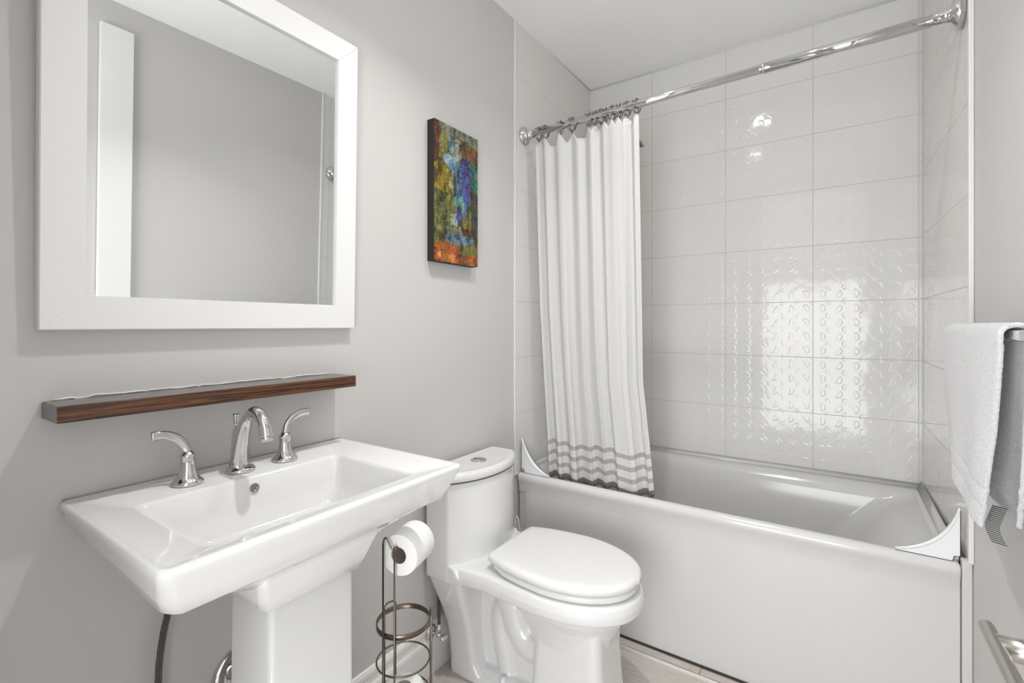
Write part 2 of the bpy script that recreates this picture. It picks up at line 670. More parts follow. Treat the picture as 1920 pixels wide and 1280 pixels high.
# apron: flat panel with slightly recessed ends
mb = MB()
mb.box((X0+0.035, Y0+0.006, 0.012), (X1, Y0+0.03, 0.530))
mb.box((X0, Y0+0.012, 0.012), (X0+0.05, Y0+0.035, 0.530))
mb.build('apron', M_tub, T, 0.004)
MB().box((X0, Y0+0.012, 0.0), (X1, Y0+0.03, 0.02)).build('toe_gap', M_gap, T)


# splash guards on the front corners of the tub
def guard(name, sgn, xw, label):
    g = thing(name, (xw, Y0+0.02, ZR), label, 'splash guard')
    y0 = Y0+0.012
    pts = []
    N = 18
    W, H = 0.146, 0.152
    # concave hypotenuse from wall top to rim tip
    arc = []
    for i in range(N+1):
        a = i/N
        px = (1-a)**2*0.0+2*a*(1-a)*0.028+a*a*W
        pz = (1-a)**2*H+2*a*(1-a)*0.022+a*a*0.002
        arc.append((px, pz))
    outline = [(0.0, 0.018), (0.012, 0.016), (0.016, 0.0)] + [(W, 0.0)] + list(reversed(arc))
    def at(p, y):
        return (xw-sgn*p[0]*1.0 if sgn > 0 else xw+p[0], y, ZR+0.0005+p[1])
    mb = MB()
    mb.loft([[at(p, y) for p in outline] for y in (y0+0.001, y0+0.006)], smooth=False)
    mb.build('panel', M_guard, g, 0.0015)
    mb = MB()
    n = len(arc)
    secs = []
    for i, p in enumerate(arc):
        a = i/N
        wdt = 0.020*math.sin(PI*min(1, max(0.05, a*0.9+0.08)))+0.005
        q = (p[0], p[1])
        secs.append([at((q[0], q[1]+0.003), y0-0.001), at((q[0]+0.002, q[1]+0.005), y0+wdt*0.7), at((q[0], q[1]+0.002), y0+wdt*1.5), at((q[0]-0.0005, q[1]-0.001), y0+wdt*0.9)])
    mb.loft(secs)
    mb.build('curved_lip', M_guard, g)
    mb = MB()
    sl = [(-0.001, H*0.98), (-0.001, 0.018), (0.013, 0.0155), (0.017, 0.0006), (W, 0.0006)]
    mb.tube([at(p, y0) for p in sl], 0.0009, 6)
    mb.build('shadow_seam', M_black, g)
    return g


guard('splash_guard', -1, 0.020, 'white curved splash guard on the tub corner behind the toilet tank')
guard('splash_guard', 1, 1.5232, 'white curved splash guard on the tub corner below the hanging towel')

# ------------------------------------------------------------ shower rod, rings, curtain, shower head
RY, RZ = 1.900, 2.166
R = thing('shower_rod', (0.006, RY, RZ), 'chrome telescoping shower rod spanning the tub alcove', 'shower rod')
ZL, ZRr = 2.158, 2.183


def rodp(x):
    return (x, RY, lerp(ZL, ZRr, x/1.525))


MB().tube([rodp(0.02), rodp(1.02)], 0.0160, 24).build('inner_tube', M_chrome, R)
MB().tube([rodp(1.015), rodp(1.505)], 0.0182, 24).build('outer_tube', M_chrome, R)
MB().tube([rodp(1.008), rodp(1.020)], [0.0170, 0.0195], 24).build('joint_collar', M_chrome, R)
MB().lathe([(0.041, 0), (0.041, 0.007), (0.036, 0.014), (0.024, 0.018), (0.0205, 0.030), (0.0195, 0.052)], (0.0065, RY, ZL), 'x').build('flange', M_chrome, R)
MB().lathe([(0.046, 0), (0.046, -0.016), (0.043, -0.022), (0.028, -0.027), (0.023, -0.040), (0.0215, -0.070)], (1.5355, RY, ZRr), 'x').build('flange', M_chrome, R)

# hooks
hook_x = [0.088, 0.122, 0.200, 0.259, 0.339, 0.368, 0.396, 0.416, 0.447, 0.479, 0.512, 0.552]
hook_lab = ['nearest the left tiled wall', 'second from the left tiled wall', 'third from the left tiled wall', 'fourth from the left tiled wall', 'fifth from the left tiled wall', 'sixth from the left tiled wall', 'seventh from the left tiled wall, just right of the sixth', 'eighth from the left tiled wall, in the bunched rings', 'fourth from the open end of the curtain', 'third from the open end of the curtain', 'second from the open end of the curtain', 'at the open end of the curtain']
hk = thing('curtain_ring', (0, 0, 0), '', 'curtain ring', 'curtain rings on the shower rod')
mb = MB()
for dx in (-0.005, 0.005):
    pts = []
    for k in range(0, 19):
        a = math.radians(150-k*290/18)
        pts.append((dx*(1+0.3*math.sin(a)), 0.0235*math.cos(a), 0.0280*math.sin(a)-0.0065))
    mb.tube(pts, 0.0023, 8)
mb.tube([(-0.005, 0.003, -0.034), (0, 0.004, -0.043), (0.005, 0.003, -0.034)], 0.0023, 8)
mb.build('hook_wire', M_chrome_d, hk)
mb = MB()
for a in (55, 90, 125):
    mb.sphere((0, 0.0195*math.cos(math.radians(a)), 0.0205*math.sin(math.radians(a))), 0.0036, 6, (1.4, 1, 1))
mb.build('roller_beads', M_chrome, hk)
for i, (x, lb) in enumerate(zip(hook_x, hook_lab)):
    if i == 0:
        o = hk
    else:
        o = hk.copy()
        COL.objects.link(o)
        for ch in hk.children:
            c = ch.copy()
            COL.objects.link(c)
            c.parent = o
    o.location = rodp(x)
    o.rotation_euler = (0, 0, random.uniform(-0.35, 0.35))
    o['label'] = 'dark chrome double curtain ring, '+lb

# curtain
NU, NV = 420, 90
cv, cf, uvs = [], [], []
rnd = random.Random(5)
# fold table: (position 0..1, width weight, amplitude)
knots = [0.0, 0.055, 0.11, 0.19, 0.265, 0.36, 0.44, 0.50, 0.575, 0.64, 0.70, 0.80, 0.875, 0.92, 0.965, 1.0]
amps = [0.2, -1.0, 0.8, -0.5, 0.95, -0.9, 0.45, -0.9, 0.65, -0.85, 0.55, 0.95, 0.75, -0.8, 0.5, -0.1]


def fold(u):
    for i in range(len(knots)-1):
        if u <= knots[i+1]:
            t = (u-knots[i])/(knots[i+1]-knots[i])
            t = t*t*(3-2*t)
            return lerp(amps[i], amps[i+1], t)
    return amps[-1]


def edgeL(s):   # s 0 top .. 1 bottom
    return lerp(0.070, 0.082, min(1, s*2)) if s < 0.5 else lerp(0.082, 0.120, (s-0.5)*2)


def edgeR(s):
    return lerp(0.562, 0.566, s/0.7) if s < 0.7 else lerp(0.566, 0.612, (s-0.7)/0.3)


ZT, ZB = 2.128, 0.552
hooks_u = [(x-0.070)/(0.562-0.070) for x in hook_x]


def toptweak(u):
    best = min(abs(u-h) for h in hooks_u)
    return -min(0.045, best*0.85)


ulen = 0
for j in range(NV+1):
    s = j/NV
    for i in range(NU+1):
        u = i/NU
        amp = 0.014+0.009*s**0.8
        f = fold(u)
        g = math.sin(u*2*PI*17+1.3+0.6*math.sin(s*3))*0.03+math.sin(u*2*PI*9.3+4*s)*0.05
        x = lerp(edgeL(s), edgeR(s), u)+0.006*math.sin(u*40+2)*(0.3+s)*(1-abs(2*u-1)**6)
        x += 0.010*math.sin(fold(min(1, u+0.02))*2.2)*s*(1-abs(2*u-1)**8)
        y = RY+lerp(0.004, 0.050, min(1, s*1.15))-amp*(f+g)
        top = ZT+toptweak(u)*(1-s)**6+0.008*u
        z = lerp(top, ZB+0.006*math.sin(u*14), s)
        cv.append((x, y, z))
        uvs.append((u*1.5, lerp(ZT, ZB, s)+0.003*f))
for j in range(NV):
    for i in range(NU):
        a = j*(NU+1)+i
        cf.append((a, a+1, a+NU+2, a+NU+1))
mb = MB()
mb.add(cv, cf)
C = mb.build('shower_curtain', M_curtain)
uvl = C.data.uv_layers.new(name='UVMap')
for lp in C.data.loops:
    uvl.data[lp.index].uv = uvs[lp.vertex_index]
so = C.modifiers.new('solidify', 'SOLIDIFY')
so.thickness = 0.0012
tag(C, 'white waffle shower curtain with grey stripes at the hem, bunched at left', 'shower curtain')

SH = thing('wall_shower', (0.008, 2.28, 2.19), 'dark round shower head peeking out behind the shower curtain', 'shower')
MB().tube(smooth_path([(0.008, 2.28, 2.20), (0.12, 2.28, 2.225), (0.28, 2.28, 2.22), (0.405, 2.265, 2.180)], 6), 0.009, 12).build('shower_arm', M_chrome_d, SH)
MB().lathe([(0.028, 0), (0.028, 0.004), (0.015, 0.010), (0.010, 0.012)], (0.0065, 2.28, 2.20), 'x').build('wall_flange', M_chrome_d, SH)
Mr = Matrix.Rotation(math.radians(58), 3, 'Y')
MB().lathe([(0.010, -0.028), (0.014, -0.018), (0.028, -0.008), (0.036, 0.0), (0.036, 0.006), (0.030, 0.009)], (0.436, 2.26, 2.155), 'z', 28, Mr).build('spray_face', M_chrome_d, SH)

# ------------------------------------------------------------ sink
SK = thing('pedestal_sink', (0.238, 0.578, 0), 'rectangular white ceramic pedestal sink on the left wall under the mirror', 'sink')


def botz(x, y):
    q = max(0, 1-((y-0.577)/0.30)**2)
    fr = 0.851-0.043*q
    t = max(0, min(1, x/0.44))
    return lerp(0.872, fr, t)


def sink_side(inset_x, inset_y, fr, r):
    # fraction fr 0 = bottom edge .. 1 = top
    pts = rrect(0.001, 0.478-inset_x, 0.267+inset_y, 0.899-inset_y, r, 0, 8)
    # the wall side keeps square corners
    out = []
    for x, y, _ in pts:
        zz = lerp(botz(x, y), 0.926, fr)
        out.append((x, y, zz))
    return out


def flatsec(x0, x1, y0, y1, r, z, dz=None):
    return [(x, y, z if dz is None else z+dz(x, y)) for x, y, _ in rrect(x0, x1, y0, y1, r, 0, 8)]


secs = [
    flatsec(0.10, 0.34, 0.46, 0.69, 0.05, 0.780),
    flatsec(0.07, 0.38, 0.42, 0.735, 0.06, 0.795),
    flatsec(0.04, 0.405, 0.38, 0.775, 0.06, 0.822),
    [(x, y, botz(x, y)-0.001) for x, y, _ in rrect(0.001, 0.418, 0.300, 0.855, 0.02, 0, 8)],
    sink_side(0.044, 0.024, 0.0, 0.020),
    sink_side(0.038, 0.018, 0.05, 0.022),
    sink_side(0.024, 0.010, 0.35, 0.022),
    sink_side(0.010, 0.004, 0.70, 0.022),
    sink_side(0.002, 0.000, 0.90, 0.020),
    sink_side(0.000, 0.000, 1.00, 0.018),
    flatsec(0.001, 0.475, 0.270, 0.896, 0.016, 0.9295),
    flatsec(0.003, 0.469, 0.273, 0.891, 0.014, 0.931),
    flatsec(0.006, 0.463, 0.276, 0.879, 0.014, 0.930),
    flatsec(0.012, 0.455, 0.286, 0.869, 0.014, 0.9275),
    flatsec(0.130, 0.432, 0.338, 0.791, 0.020, 0.9265),
    flatsec(0.134, 0.428, 0.342, 0.787, 0.020, 0.9245),
    flatsec(0.138, 0.424, 0.348, 0.783, 0.022, 0.918),
    flatsec(0.150, 0.412, 0.380, 0.774, 0.030, 0.870),
    flatsec(0.163, 0.398, 0.425, 0.762, 0.036, 0.825),
    flatsec(0.185, 0.378, 0.460, 0.735, 0.040, 0.811),
    flatsec(0.23, 0.33, 0.53, 0.66, 0.040, 0.806),
]
MB().loft(secs).build('basin', M_cer, SK)
# overflow hole
ov = MB()
Mo = Matrix.Rotation(math.radians(75), 3, 'Y')
ov.lathe([(0.0005, 0.0015), (0.0065, 0.0015), (0.0075, 0.003), (0.0095, 0.003), (0.0100, 0.0)], (0.1435, 0.566, 0.901), 'z', 24, Mo)
ovo = ov.build('overflow_ring', M_chrome_d, SK)
d = MB().lathe([(0.0005, 0.0), (0.020, 0.0), (0.021, -0.002)], (0.28, 0.59, 0.8085)).build('drain', M_chrome, SK)
# apron under the bowl and the column
secs = []
for z, x1, y0, y1, r in ((0.742, 0.362, 0.470, 0.676, 0.012), (0.745, 0.369, 0.462, 0.684, 0.014), (0.770, 0.384, 0.454, 0.692, 0.016), (0.800, 0.397, 0.446, 0.702, 0.016), (0.832, 0.410, 0.440, 0.712, 0.016)):
    sec = []
    for x, y, _ in rrect(0.235, x1, y0, y1, r, 0, 8):
        q = max(0, 1-((y-0.575)/0.11)**2)
        tt = (x-0.235)/(x1-0.235)
        sec.append((x+0.016*q*max(0, tt), y, z-0.010*q*(z < 0.78)))
    secs.append(sec)
MB().loft(secs).build('neck', M_cer, SK)
secs = []
for z, x0, x1, y0, y1 in ((0, 0.18, 0.375, 0.475, 0.675), (0.03, 0.185, 0.370, 0.480, 0.670), (0.25, 0.20, 0.364, 0.481, 0.667), (0.78, 0.215, 0.362, 0.481, 0.667)):
    secs.append(rrect(x0, x1, y0, y1, 0.012, z, 6))
MB().loft(secs).build('pedestal', M_cer, SK)
# caulk line at the wall
MB().tube([(0.0026, 0.273, 0.931), (0.0026, 0.892, 0.931)], 0.0022, 6).build('caulk_bead', mat('grey_caulk', (0.35, 0.34, 0.33), 0.5), SK)

# ------------------------------------------------------------ faucet
FZ = 0.9285
FA = thing('bathroom_faucet', (0.076, 0.568, FZ), 'three-piece chrome faucet with two curved lever handles on the sink deck', 'faucet')
# spout body: broad tapered body sweeping up and over the basin
sp = MB()
sp.lathe([(0.031, 0), (0.031, 0.004), (0.027, 0.009), (0.020, 0.011)], (0.078, 0.568, FZ), n=36)
path = smooth_path([(0.070, 0.568, FZ+0.008), (0.075, 0.568, FZ+0.045), (0.088, 0.568, FZ+0.090), (0.108, 0.568, FZ+0.124), (0.136, 0.568, FZ+0.142), (0.164, 0.568, FZ+0.136), (0.183, 0.568, FZ+0.113), (0.190, 0.568, FZ+0.093)], 6)
n = len(path)
rad = []
for i in range(n):
    t = i/(n-1)
    ra = lerp(0.0215, 0.0110, min(1, t/0.45)) if t < 0.45 else lerp(0.0110, 0.0150, (t-0.45)/0.55)
    rb = lerp(0.0190, 0.0115, min(1, t/0.45)) if t < 0.45 else lerp(0.0115, 0.0150, (t-0.45)/0.55)
    rad.append((rb, ra))
sp.tube(path, rad, 24)
# rear rib carrying the lift rod
secs = []
for z, x0, x1, hw in ((0.006, 0.044, 0.080, 0.013), (0.05, 0.048, 0.082, 0.011), (0.085, 0.052, 0.090, 0.010), (0.097, 0.056, 0.096, 0.008), (0.100, 0.062, 0.098, 0.004)):
    secs.append(rrect(x0, x1, 0.568-hw, 0.568+hw, hw*0.8, FZ+z, 5))
sp.loft(secs)
spo = sp.build('spout', M_chrome, FA)
dirn = Vector((0.10, 0, -0.99)).normalized()
MB().tube([Vector((0.190, 0.568, FZ+0.096)), Vector((0.1915, 0.568, FZ+0.083))], 0.0125, 20).build('aerator', M_chrome, spo)
lr = MB()
lr.tube([(0.056, 0.568, FZ+0.095), (0.056, 0.568, FZ+0.112)], 0.0028, 10)
lr.lathe([(0.0045, 0), (0.0055, 0.004), (0.0055, 0.014), (0.0080, 0.019), (0.0080, 0.0215), (0.001, 0.022)], (0.056, 0.568, FZ+0.108), n=20)
lr.build('lift_rod', M_chrome, spo)


def handle(y, sgn):
    h = MB()
    h.lathe([(0.030, 0), (0.030, 0.004), (0.025, 0.009), (0.0195, 0.015), (0.0155, 0.028), (0.0135, 0.045), (0.0130, 0.056), (0.0145, 0.058), (0.0145, 0.061), (0.0125, 0.063), (0.010, 0.068), (0.002, 0.072)], (0.077, y, FZ), n=36)
    ho = h.build('handle', M_chrome, FA)
    p = smooth_path([(0.077, y, FZ+0.064), (0.075, y+sgn*0.006, FZ+0.082), (0.074, y+sgn*0.020, FZ+0.100), (0.075, y+sgn*0.042, FZ+0.110), (0.078, y+sgn*0.066, FZ+0.112)], 6)
    m = len(p)
    r = [(lerp(0.0088, 0.0040, min(1, i/(m-1)*1.5)), lerp(0.0088, 0.0092, i/(m-1))) for i in range(m)]
    MB().tube(p, r, 16).build('lever', M_chrome, ho)
    return ho


handle(0.458, -1)
handle(0.677, 1)

# ------------------------------------------------------------ floating shelf
SF = thing('wall_shelf', (0.0, 0.562, 1.094), 'narrow dark striped wooden shelf on the left wall between mirror and sink', 'shelf')
MB().box((0.0005, 0.2457, 1.0935), (0.096, 0.878, 1.1235)).build('board', M_shelf, SF, 0.0008, 2)
MB().box((0.001, 0.2449, 1.0940), (0.0955, 0.2458, 1.1230)).build('end_cap', M_shelf_top, SF)
MB().box((0.001, 0.2465, 1.1234), (0.0945, 0.877, 1.1242)).build('top_laminate', M_shelf_top, SF)
mb = MB()
rr = random.Random(3)
yy = 0.26
pts = []
while yy < 0.86:
    pts.append((0.0015, yy, 1.1255+rr.uniform(-0.001, 0.003)))
    yy += rr.uniform(0.006, 0.02)
mb.tube(pts, [rr.uniform(0.0008, 0.0022) for _ in pts], 6)
mb.build('chipped_paint_edge', M_caulk, SF)

# ------------------------------------------------------------ mirror (hangs tilted, top slightly forward)
MR = thing('framed_mirror', (0.012, 0.5825, 1.2585), 'large mirror in a wide flat white frame above the shelf', 'mirror')
TILT = math.radians(1.12)
MR.rotation_euler = (0, TILT, 0)
W2, HH, FW, TH = 0.3465, 0.843, 0.0672, 0.0245


def mloc(x, y, z):
    return (x-0.012, y, z)


fr = MB()
o_ = [(-W2, 0), (W2, 0), (W2, HH), (-W2, HH)]
i_ = [(-W2+FW, FW), (W2-FW, FW), (W2-FW, HH-FW), (-W2+FW, HH-FW)]
prof = [(0.0, 'o', 0.0), (0.0, 'o', TH-0.002), (0.002, 'o', TH), (-0.0005, 'i', TH), (0.0, 'i', TH-0.007), (0.0, 'i', 0.0)]
for k in range(4):
    a, b = k, (k+1) % 4
    def ring(c):
        out = []
        for ins, wh, x in prof:
            base = o_[c] if wh == 'o' else i_[c]
            oo, ii = o_[c], i_[c]
            sy = 1 if ii[0] > oo[0] else -1
            sz = 1 if ii[1] > oo[1] else -1
            out.append(mloc(x, base[0]+ins*sy, base[1]+ins*sz))
        return out
    m_ = MB()
    m_.loft([ring(a), ring(b)], smooth=False)
    # tiny mitre gap
    cy = sum(v[1] for v in m_.v)/len(m_.v)
    ob = m_.build('frame_rail', M_frame, MR, world=False)
    ob.scale = (1, 0.9992, 0.9996) if k in (0, 2) else (1, 1, 0.9992)
# mirror glass with bevelled border
gl = MB()
BV = 0.014
xg, xb = TH-0.0085-0.012, TH-0.0085-0.012
g0 = [(-W2+FW, FW), (W2-FW, FW), (W2-FW, HH-FW), (-W2+FW, HH-FW)]
g1 = [(-W2+FW+BV, FW+BV), (W2-FW-BV, FW+BV), (W2-FW-BV, HH-FW-BV), (-W2+FW+BV, HH-FW-BV)]
vs = [(xb, *p) for p in g0]+[(xg, *p) for p in g1]+[(xb-0.004, *p) for p in g0]
fs = [(0, 1, 5, 4), (1, 2, 6, 5), (2, 3, 7, 6), (3, 0, 4, 7), (4, 5, 6, 7), (11, 10, 9, 8), (1, 0, 8, 9), (2, 1, 9, 10), (3, 2, 10, 11), (0, 3, 11, 8)]
gl.add(vs, fs, False)
gl.build('mirror_glass', M_mirror, MR, world=False)
bk = MB()
bk.box((-0.011, -W2+0.03, 0.03), (xb-0.004, W2-0.03, HH-0.03))
bk.build('backing', M_gap, MR, world=False)


# ------------------------------------------------------------ painting
def painting():
    P = thing('canvas_painting', (0.0, 1.388, 1.50), 'small tall abstract canvas in green, blue and orange on the left wall', 'painting')
    y0, y1, z0, z1, dep = 1.262, 1.514, 1.500, 2.012, 0.035
    MB().box((0.001, y0, z0), (dep-0.001, y1, z1)).build('canvas_box', mat('black_canvas_edge', (0.012, 0.012, 0.012), 0.6), P, 0.002, 2)
    NX, NZ = 126, 252
    regs = [  # polygons in (u,v), v up, with two colours
        ([(0, 0), (1, 0), (1, 1), (0, 1)], (0.16, 0.16, 0.03), (0.30, 0.27, 0.05)),
        ([(0, 0.70), (0.10, 0.72), (0.12, 1), (0, 1)], (0.10, 0.03, 0.01), (0.20, 0.07, 0.02)),
        ([(0.10, 0.72), (0.32, 0.82), (0.30, 0.90), (0.12, 0.98)], (0.20, 0.20, 0.05), (0.32, 0.30, 0.10)),
        ([(0.10, 1), (0.30, 0.90), (0.42, 0.93), (0.7, 0.94), (1, 0.91), (1, 1)], (0.35, 0.38, 0.30), (0.22, 0.24, 0.18)),
        ([(0.30, 0.92), (0.42, 0.90), (0.45, 0.82), (0.33, 0.80)], (0.45, 0.60, 0.65), (0.20, 0.35, 0.45)),
        ([(0.45, 0.93), (0.55, 0.93), (0.60, 0.78), (0.45, 0.76)], (0.50, 0.55, 0.45), (0.40, 0.45, 0.35)),
        ([(0.55, 0.93), (1, 0.90), (1, 0.78), (0.75, 0.80), (0.6, 0.84)], (0.03, 0.10, 0.08), (0.35, 0.14, 0.03)),
        ([(0.70, 0.80), (1, 0.78), (1, 0.55), (0.80, 0.62)], (0.02, 0.18, 0.13), (0.05, 0.36, 0.26)),
        ([(0.78, 0.75), (1, 0.72), (1, 0.66), (0.85, 0.68)], (0.20, 0.30, 0.24), (0.12, 0.22, 0.18)),
        ([(0.80, 0.62), (1, 0.56), (1, 0.18), (0.85, 0.22)], (0.04, 0.10, 0.07), (0.14, 0.08, 0.04)),
        ([(0.18, 0.76), (0.30, 0.80), (0.50, 0.77), (0.48, 0.70), (0.34, 0.68), (0.22, 0.72)], (0.45, 0.60, 0.65), (0.12, 0.25, 0.40)),
        ([(0.0, 0.70), (0.20, 0.70), (0.28, 0.60), (0.30, 0.40), (0.20, 0.50), (0.0, 0.52)], (0.50, 0.36, 0.02), (0.28, 0.20, 0.02)),
        ([(0.28, 0.68), (0.42, 0.68), (0.44, 0.50), (0.36, 0.52), (0.30, 0.60)], (0.45, 0.50, 0.06), (0.55, 0.50, 0.20)),
        ([(0.0, 0.52), (0.3, 0.50), (0.38, 0.38), (0.30, 0.24), (0.0, 0.18)], (0.12, 0.14, 0.03), (0.26, 0.28, 0.08)),
        ([(0.42, 0.74), (0.60, 0.76), (0.62, 0.48), (0.42, 0.46)], (0.10, 0.18, 0.38), (0.25, 0.40, 0.55)),
        ([(0.60, 0.80), (0.72, 0.82), (0.82, 0.72), (0.80, 0.45), (0.66, 0.40), (0.60, 0.56)], (0.03, 0.04, 0.22), (0.16, 0.18, 0.50)),
        ([(0.44, 0.50), (0.60, 0.52), (0.60, 0.44), (0.44, 0.42)], (0.10, 0.40, 0.38), (0.20, 0.50, 0.50)),
        ([(0.62, 0.50), (0.72, 0.46), (0.72, 0.34), (0.62, 0.34)], (0.35, 0.55, 0.60), (0.06, 0.30, 0.30)),
        ([(0.46, 0.42), (0.60, 0.42), (0.60, 0.28), (0.50, 0.30)], (0.03, 0.05, 0.25), (0.10, 0.14, 0.40)),
        ([(0.36, 0.36), (0.48, 0.36), (0.50, 0.28), (0.34, 0.28)], (0.40, 0.44, 0.30), (0.55, 0.55, 0.45)),
        ([(0.62, 0.36), (0.75, 0.34), (0.74, 0.27), (0.60, 0.29)], (0.50, 0.40, 0.04), (0.30, 0.20, 0.03)),
        ([(0.58, 0.28), (0.82, 0.27), (0.84, 0.19), (0.66, 0.23)], (0.10, 0.025, 0.015), (0.16, 0.05, 0.02)),
        ([(0.24, 0.26), (0.58, 0.28), (0.62, 0.20), (0.30, 0.18)], (0.45, 0.50, 0.42), (0.22, 0.24, 0.08)),
        ([(0.22, 0.20), (0.60, 0.22), (0.90, 0.20), (0.88, 0.14), (0.28, 0.13)], (0.35, 0.50, 0.55), (0.02, 0.12, 0.30)),
        ([(0.0, 0.13), (0.30, 0.15), (0.56, 0.14), (0.58, 0.06), (0.2, 0.06), (0.0, 0.10)], (0.55, 0.20, 0.02), (0.35, 0.10, 0.01)),
        ([(0.56, 0.14), (1, 0.17), (1, 0.08), (0.58, 0.06)], (0.22, 0.20, 0.03), (0.36, 0.30, 0.05)),
        ([(0, 0), (1, 0), (1, 0.08), (0.58, 0.07), (0, 0.10)], (0.16, 0.03, 0.01), (0.70, 0.22, 0.03)),
        ([(0.0, 0.02), (0.40, 0.0), (0.5, 0.06), (0.1, 0.07)], (0.55, 0.12, 0.01), (0.80, 0.35, 0.08)),
    ]

    def inside(p, poly):
        c = False
        j = len(poly)-1
        for i in range(len(poly)):
            xi, yi = poly[i]
            xj, yj = poly[j]
            if (yi > p[1]) != (yj > p[1]) and p[0] < (xj-xi)*(p[1]-yi)/(yj-yi)+xi:
                c = not c
            j = i
        return c
    vs, fs, cols = [], [], []
    rn = random.Random(11)
    for j in range(NZ+1):
        for i in range(NX+1):
            u, v = i/NX, j/NZ
            vs.append((dep, lerp(y0+0.0005, y1-0.0005, u), lerp(z0+0.0005, z1-0.0005, v)))
            uu = u+0.010*math.sin(v*60)+0.008*math.sin(v*131+u*30)+rn.uniform(-0.008, 0.008)
            vv = v+0.004*math.sin(u*40)+rn.uniform(-0.003, 0.003)
            c0, c1 = regs[0][1], regs[0][2]
            for poly, a, b in regs:
                if inside((min(0.999, max(0.001, uu)), min(0.999, max(0.001, vv))), poly):
                    c0, c1 = a, b
            cols.append((tuple(k**1.25*0.9 for k in c0), tuple(k**1.15 for k in c1)))
    for j in range(NZ):
        for i in range(NX):
            a = j*(NX+1)+i
            fs.append((a, a+1, a+NX+2, a+NX+1))
    mb = MB()
    mb.add(vs, fs)
    m = mat('abstract_collage_paint', (0.2, 0.2, 0.2), 0.25)
    o = mb.build('painted_face', m, P)
    for nm, k in (('pa', 0), ('pb', 1)):
        at = o.data.color_attributes.new(nm, 'FLOAT_COLOR', 'POINT')
        flat = []
        for c in cols:
            flat += [*c[k], 1]
        at.data.foreach_set('color', flat)
    t = NT(m)
    A = t.n('ShaderNodeAttribute', attribute_name='pa')
    B = t.n('ShaderNodeAttribute', attribute_name='pb')
    v = t.coord(scale=(1, 1, 0.7))
    n1 = t.noise(v, 38, 9, 0.75)
    n2 = t.noise(v, 170, 5, 0.7)
    f = t.ramp(n1, [(0.40, (0, 0, 0)), (0.60, (1, 1, 1))])
    c = t.mix(f, A.outputs[0], B.outputs[0])
    dk = t.ramp(n2, [(0.36, (0.12, 0.12, 0.12)), (0.52, (0.75, 0.75, 0.75)), (0.64, (0.9, 0.9, 0.9)), (0.70, (2.4, 2.4, 2.3))])
    c = t.mix(0.85, c, dk, 'MULTIPLY')
    n3 = t.noise(t.coord(scale=(1, 1, 0.55)), 26, 5, 0.7)
    c = t.mix(0.9, c, t.ramp(n3, [(0.40, (0.16, 0.16, 0.16)), (0.52, (0.95, 0.95, 0.95)), (0.66, (1.5, 1.5, 1.4))]), 'MULTIPLY')
    vo = t.n('ShaderNodeTexVoronoi', feature='DISTANCE_TO_EDGE')
    vo.inputs['Scale'].default_value = 26
    t.l(v, vo.inputs['Vector'])
    e = t.ramp(vo.outputs[0], [(0.0, (1, 1, 1)), (0.03, (0, 0, 0))])
    c = t.mix(t.math('MULTIPLY', e, 0.12), c, (0.6, 0.62, 0.5))
    t.l(c, t.b.inputs['Base Color'])
    t.bump(n2, 0.5, 0.002)
    return P


painting()

# ------------------------------------------------------------ toilet
TO = thing('toilet', (0.36, 1.43, 0), 'white one-piece toilet with closed seat lid, between the sink and the tub', 'toilet')
TC = 1.43


def mirror_outline(xs_hw, z):
    # xs_hw: list of (x, half width) from back to nose; builds closed outline
    a = [(x, TC-h, z) for x, h in xs_hw]
    b = [(x, TC+h, z) for x, h in reversed(xs_hw)]
    return a+b


def tank_sec(z, gr=0.0, xb=0.02, hw=0.2, xf=0.135, bow=0.065):
    pts = []
    xs = xb-gr
    hw += gr
    xf += gr
    r = 0.012
    out = [(xs, -hw+r), (xs+r*0.3, -hw+r*0.3), (xs+r, -hw)]
    for k in range(5):
        out.append((lerp(xs+r, xf-r, (k+1)/5), -hw))
    out.append((xf-r*0.25, -hw+r*0.35))
    for k in range(1, 16):
        t = k/16
        y = lerp(-hw+r*0.9, hw-r*0.9, t)
        out.append((xf+bow*(1-(y/(hw-r*0.9))**2)**0.85, y))
    out.append((xf-r*0.25, hw-r*0.35))
    for k in range(5):
        out.append((lerp(xf-r, xs+r, k/5), hw))
    out += [(xs+r, hw), (xs+r*0.3, hw-r*0.3), (xs, hw-r)]
    return [(x, TC+y, z) for x, y in out]


bd = MB()
bd.loft([tank_sec(0.38), tank_sec(0.50), tank_sec(0.60), tank_sec(0.722)])
# rear leg narrowing to the foot
secs = []
for z, xb, xf, hw in ((0.44, 0.020, 0.160, 0.199), (0.40, 0.020, 0.18, 0.196), (0.36, 0.022, 0.17, 0.184), (0.30, 0.026, 0.16, 0.158), (0.24, 0.032, 0.155, 0.134), (0.18, 0.040, 0.155, 0.116), (0.12, 0.046, 0.160, 0.108), (0.06, 0.050, 0.17, 0.107), (0.02, 0.051, 0.20, 0.108), (0.0, 0.051, 0.21, 0.108)):
    secs.append(rrect(xb, xf, TC-hw, TC+hw, 0.02, z, 6))
bd.loft(secs)


def egg(z, g=0.0, xn=0.735, wmax=0.186, back=0.197):
    pts = []
    cx = 0.475
    left = [(0.06, back-0.004+g), (0.14, back+g), (0.19, 0.184+g), (0.25, 0.176+g), (0.32, 0.178+g), (0.40, wmax-0.001+g)]
    for k in range(0, 17):
        a = PI/2*k/16
        left.append((cx+(xn+g-cx)*math.sin(a), (wmax+g)*math.cos(a)**0.92 if k < 16 else 0.0))
    return left


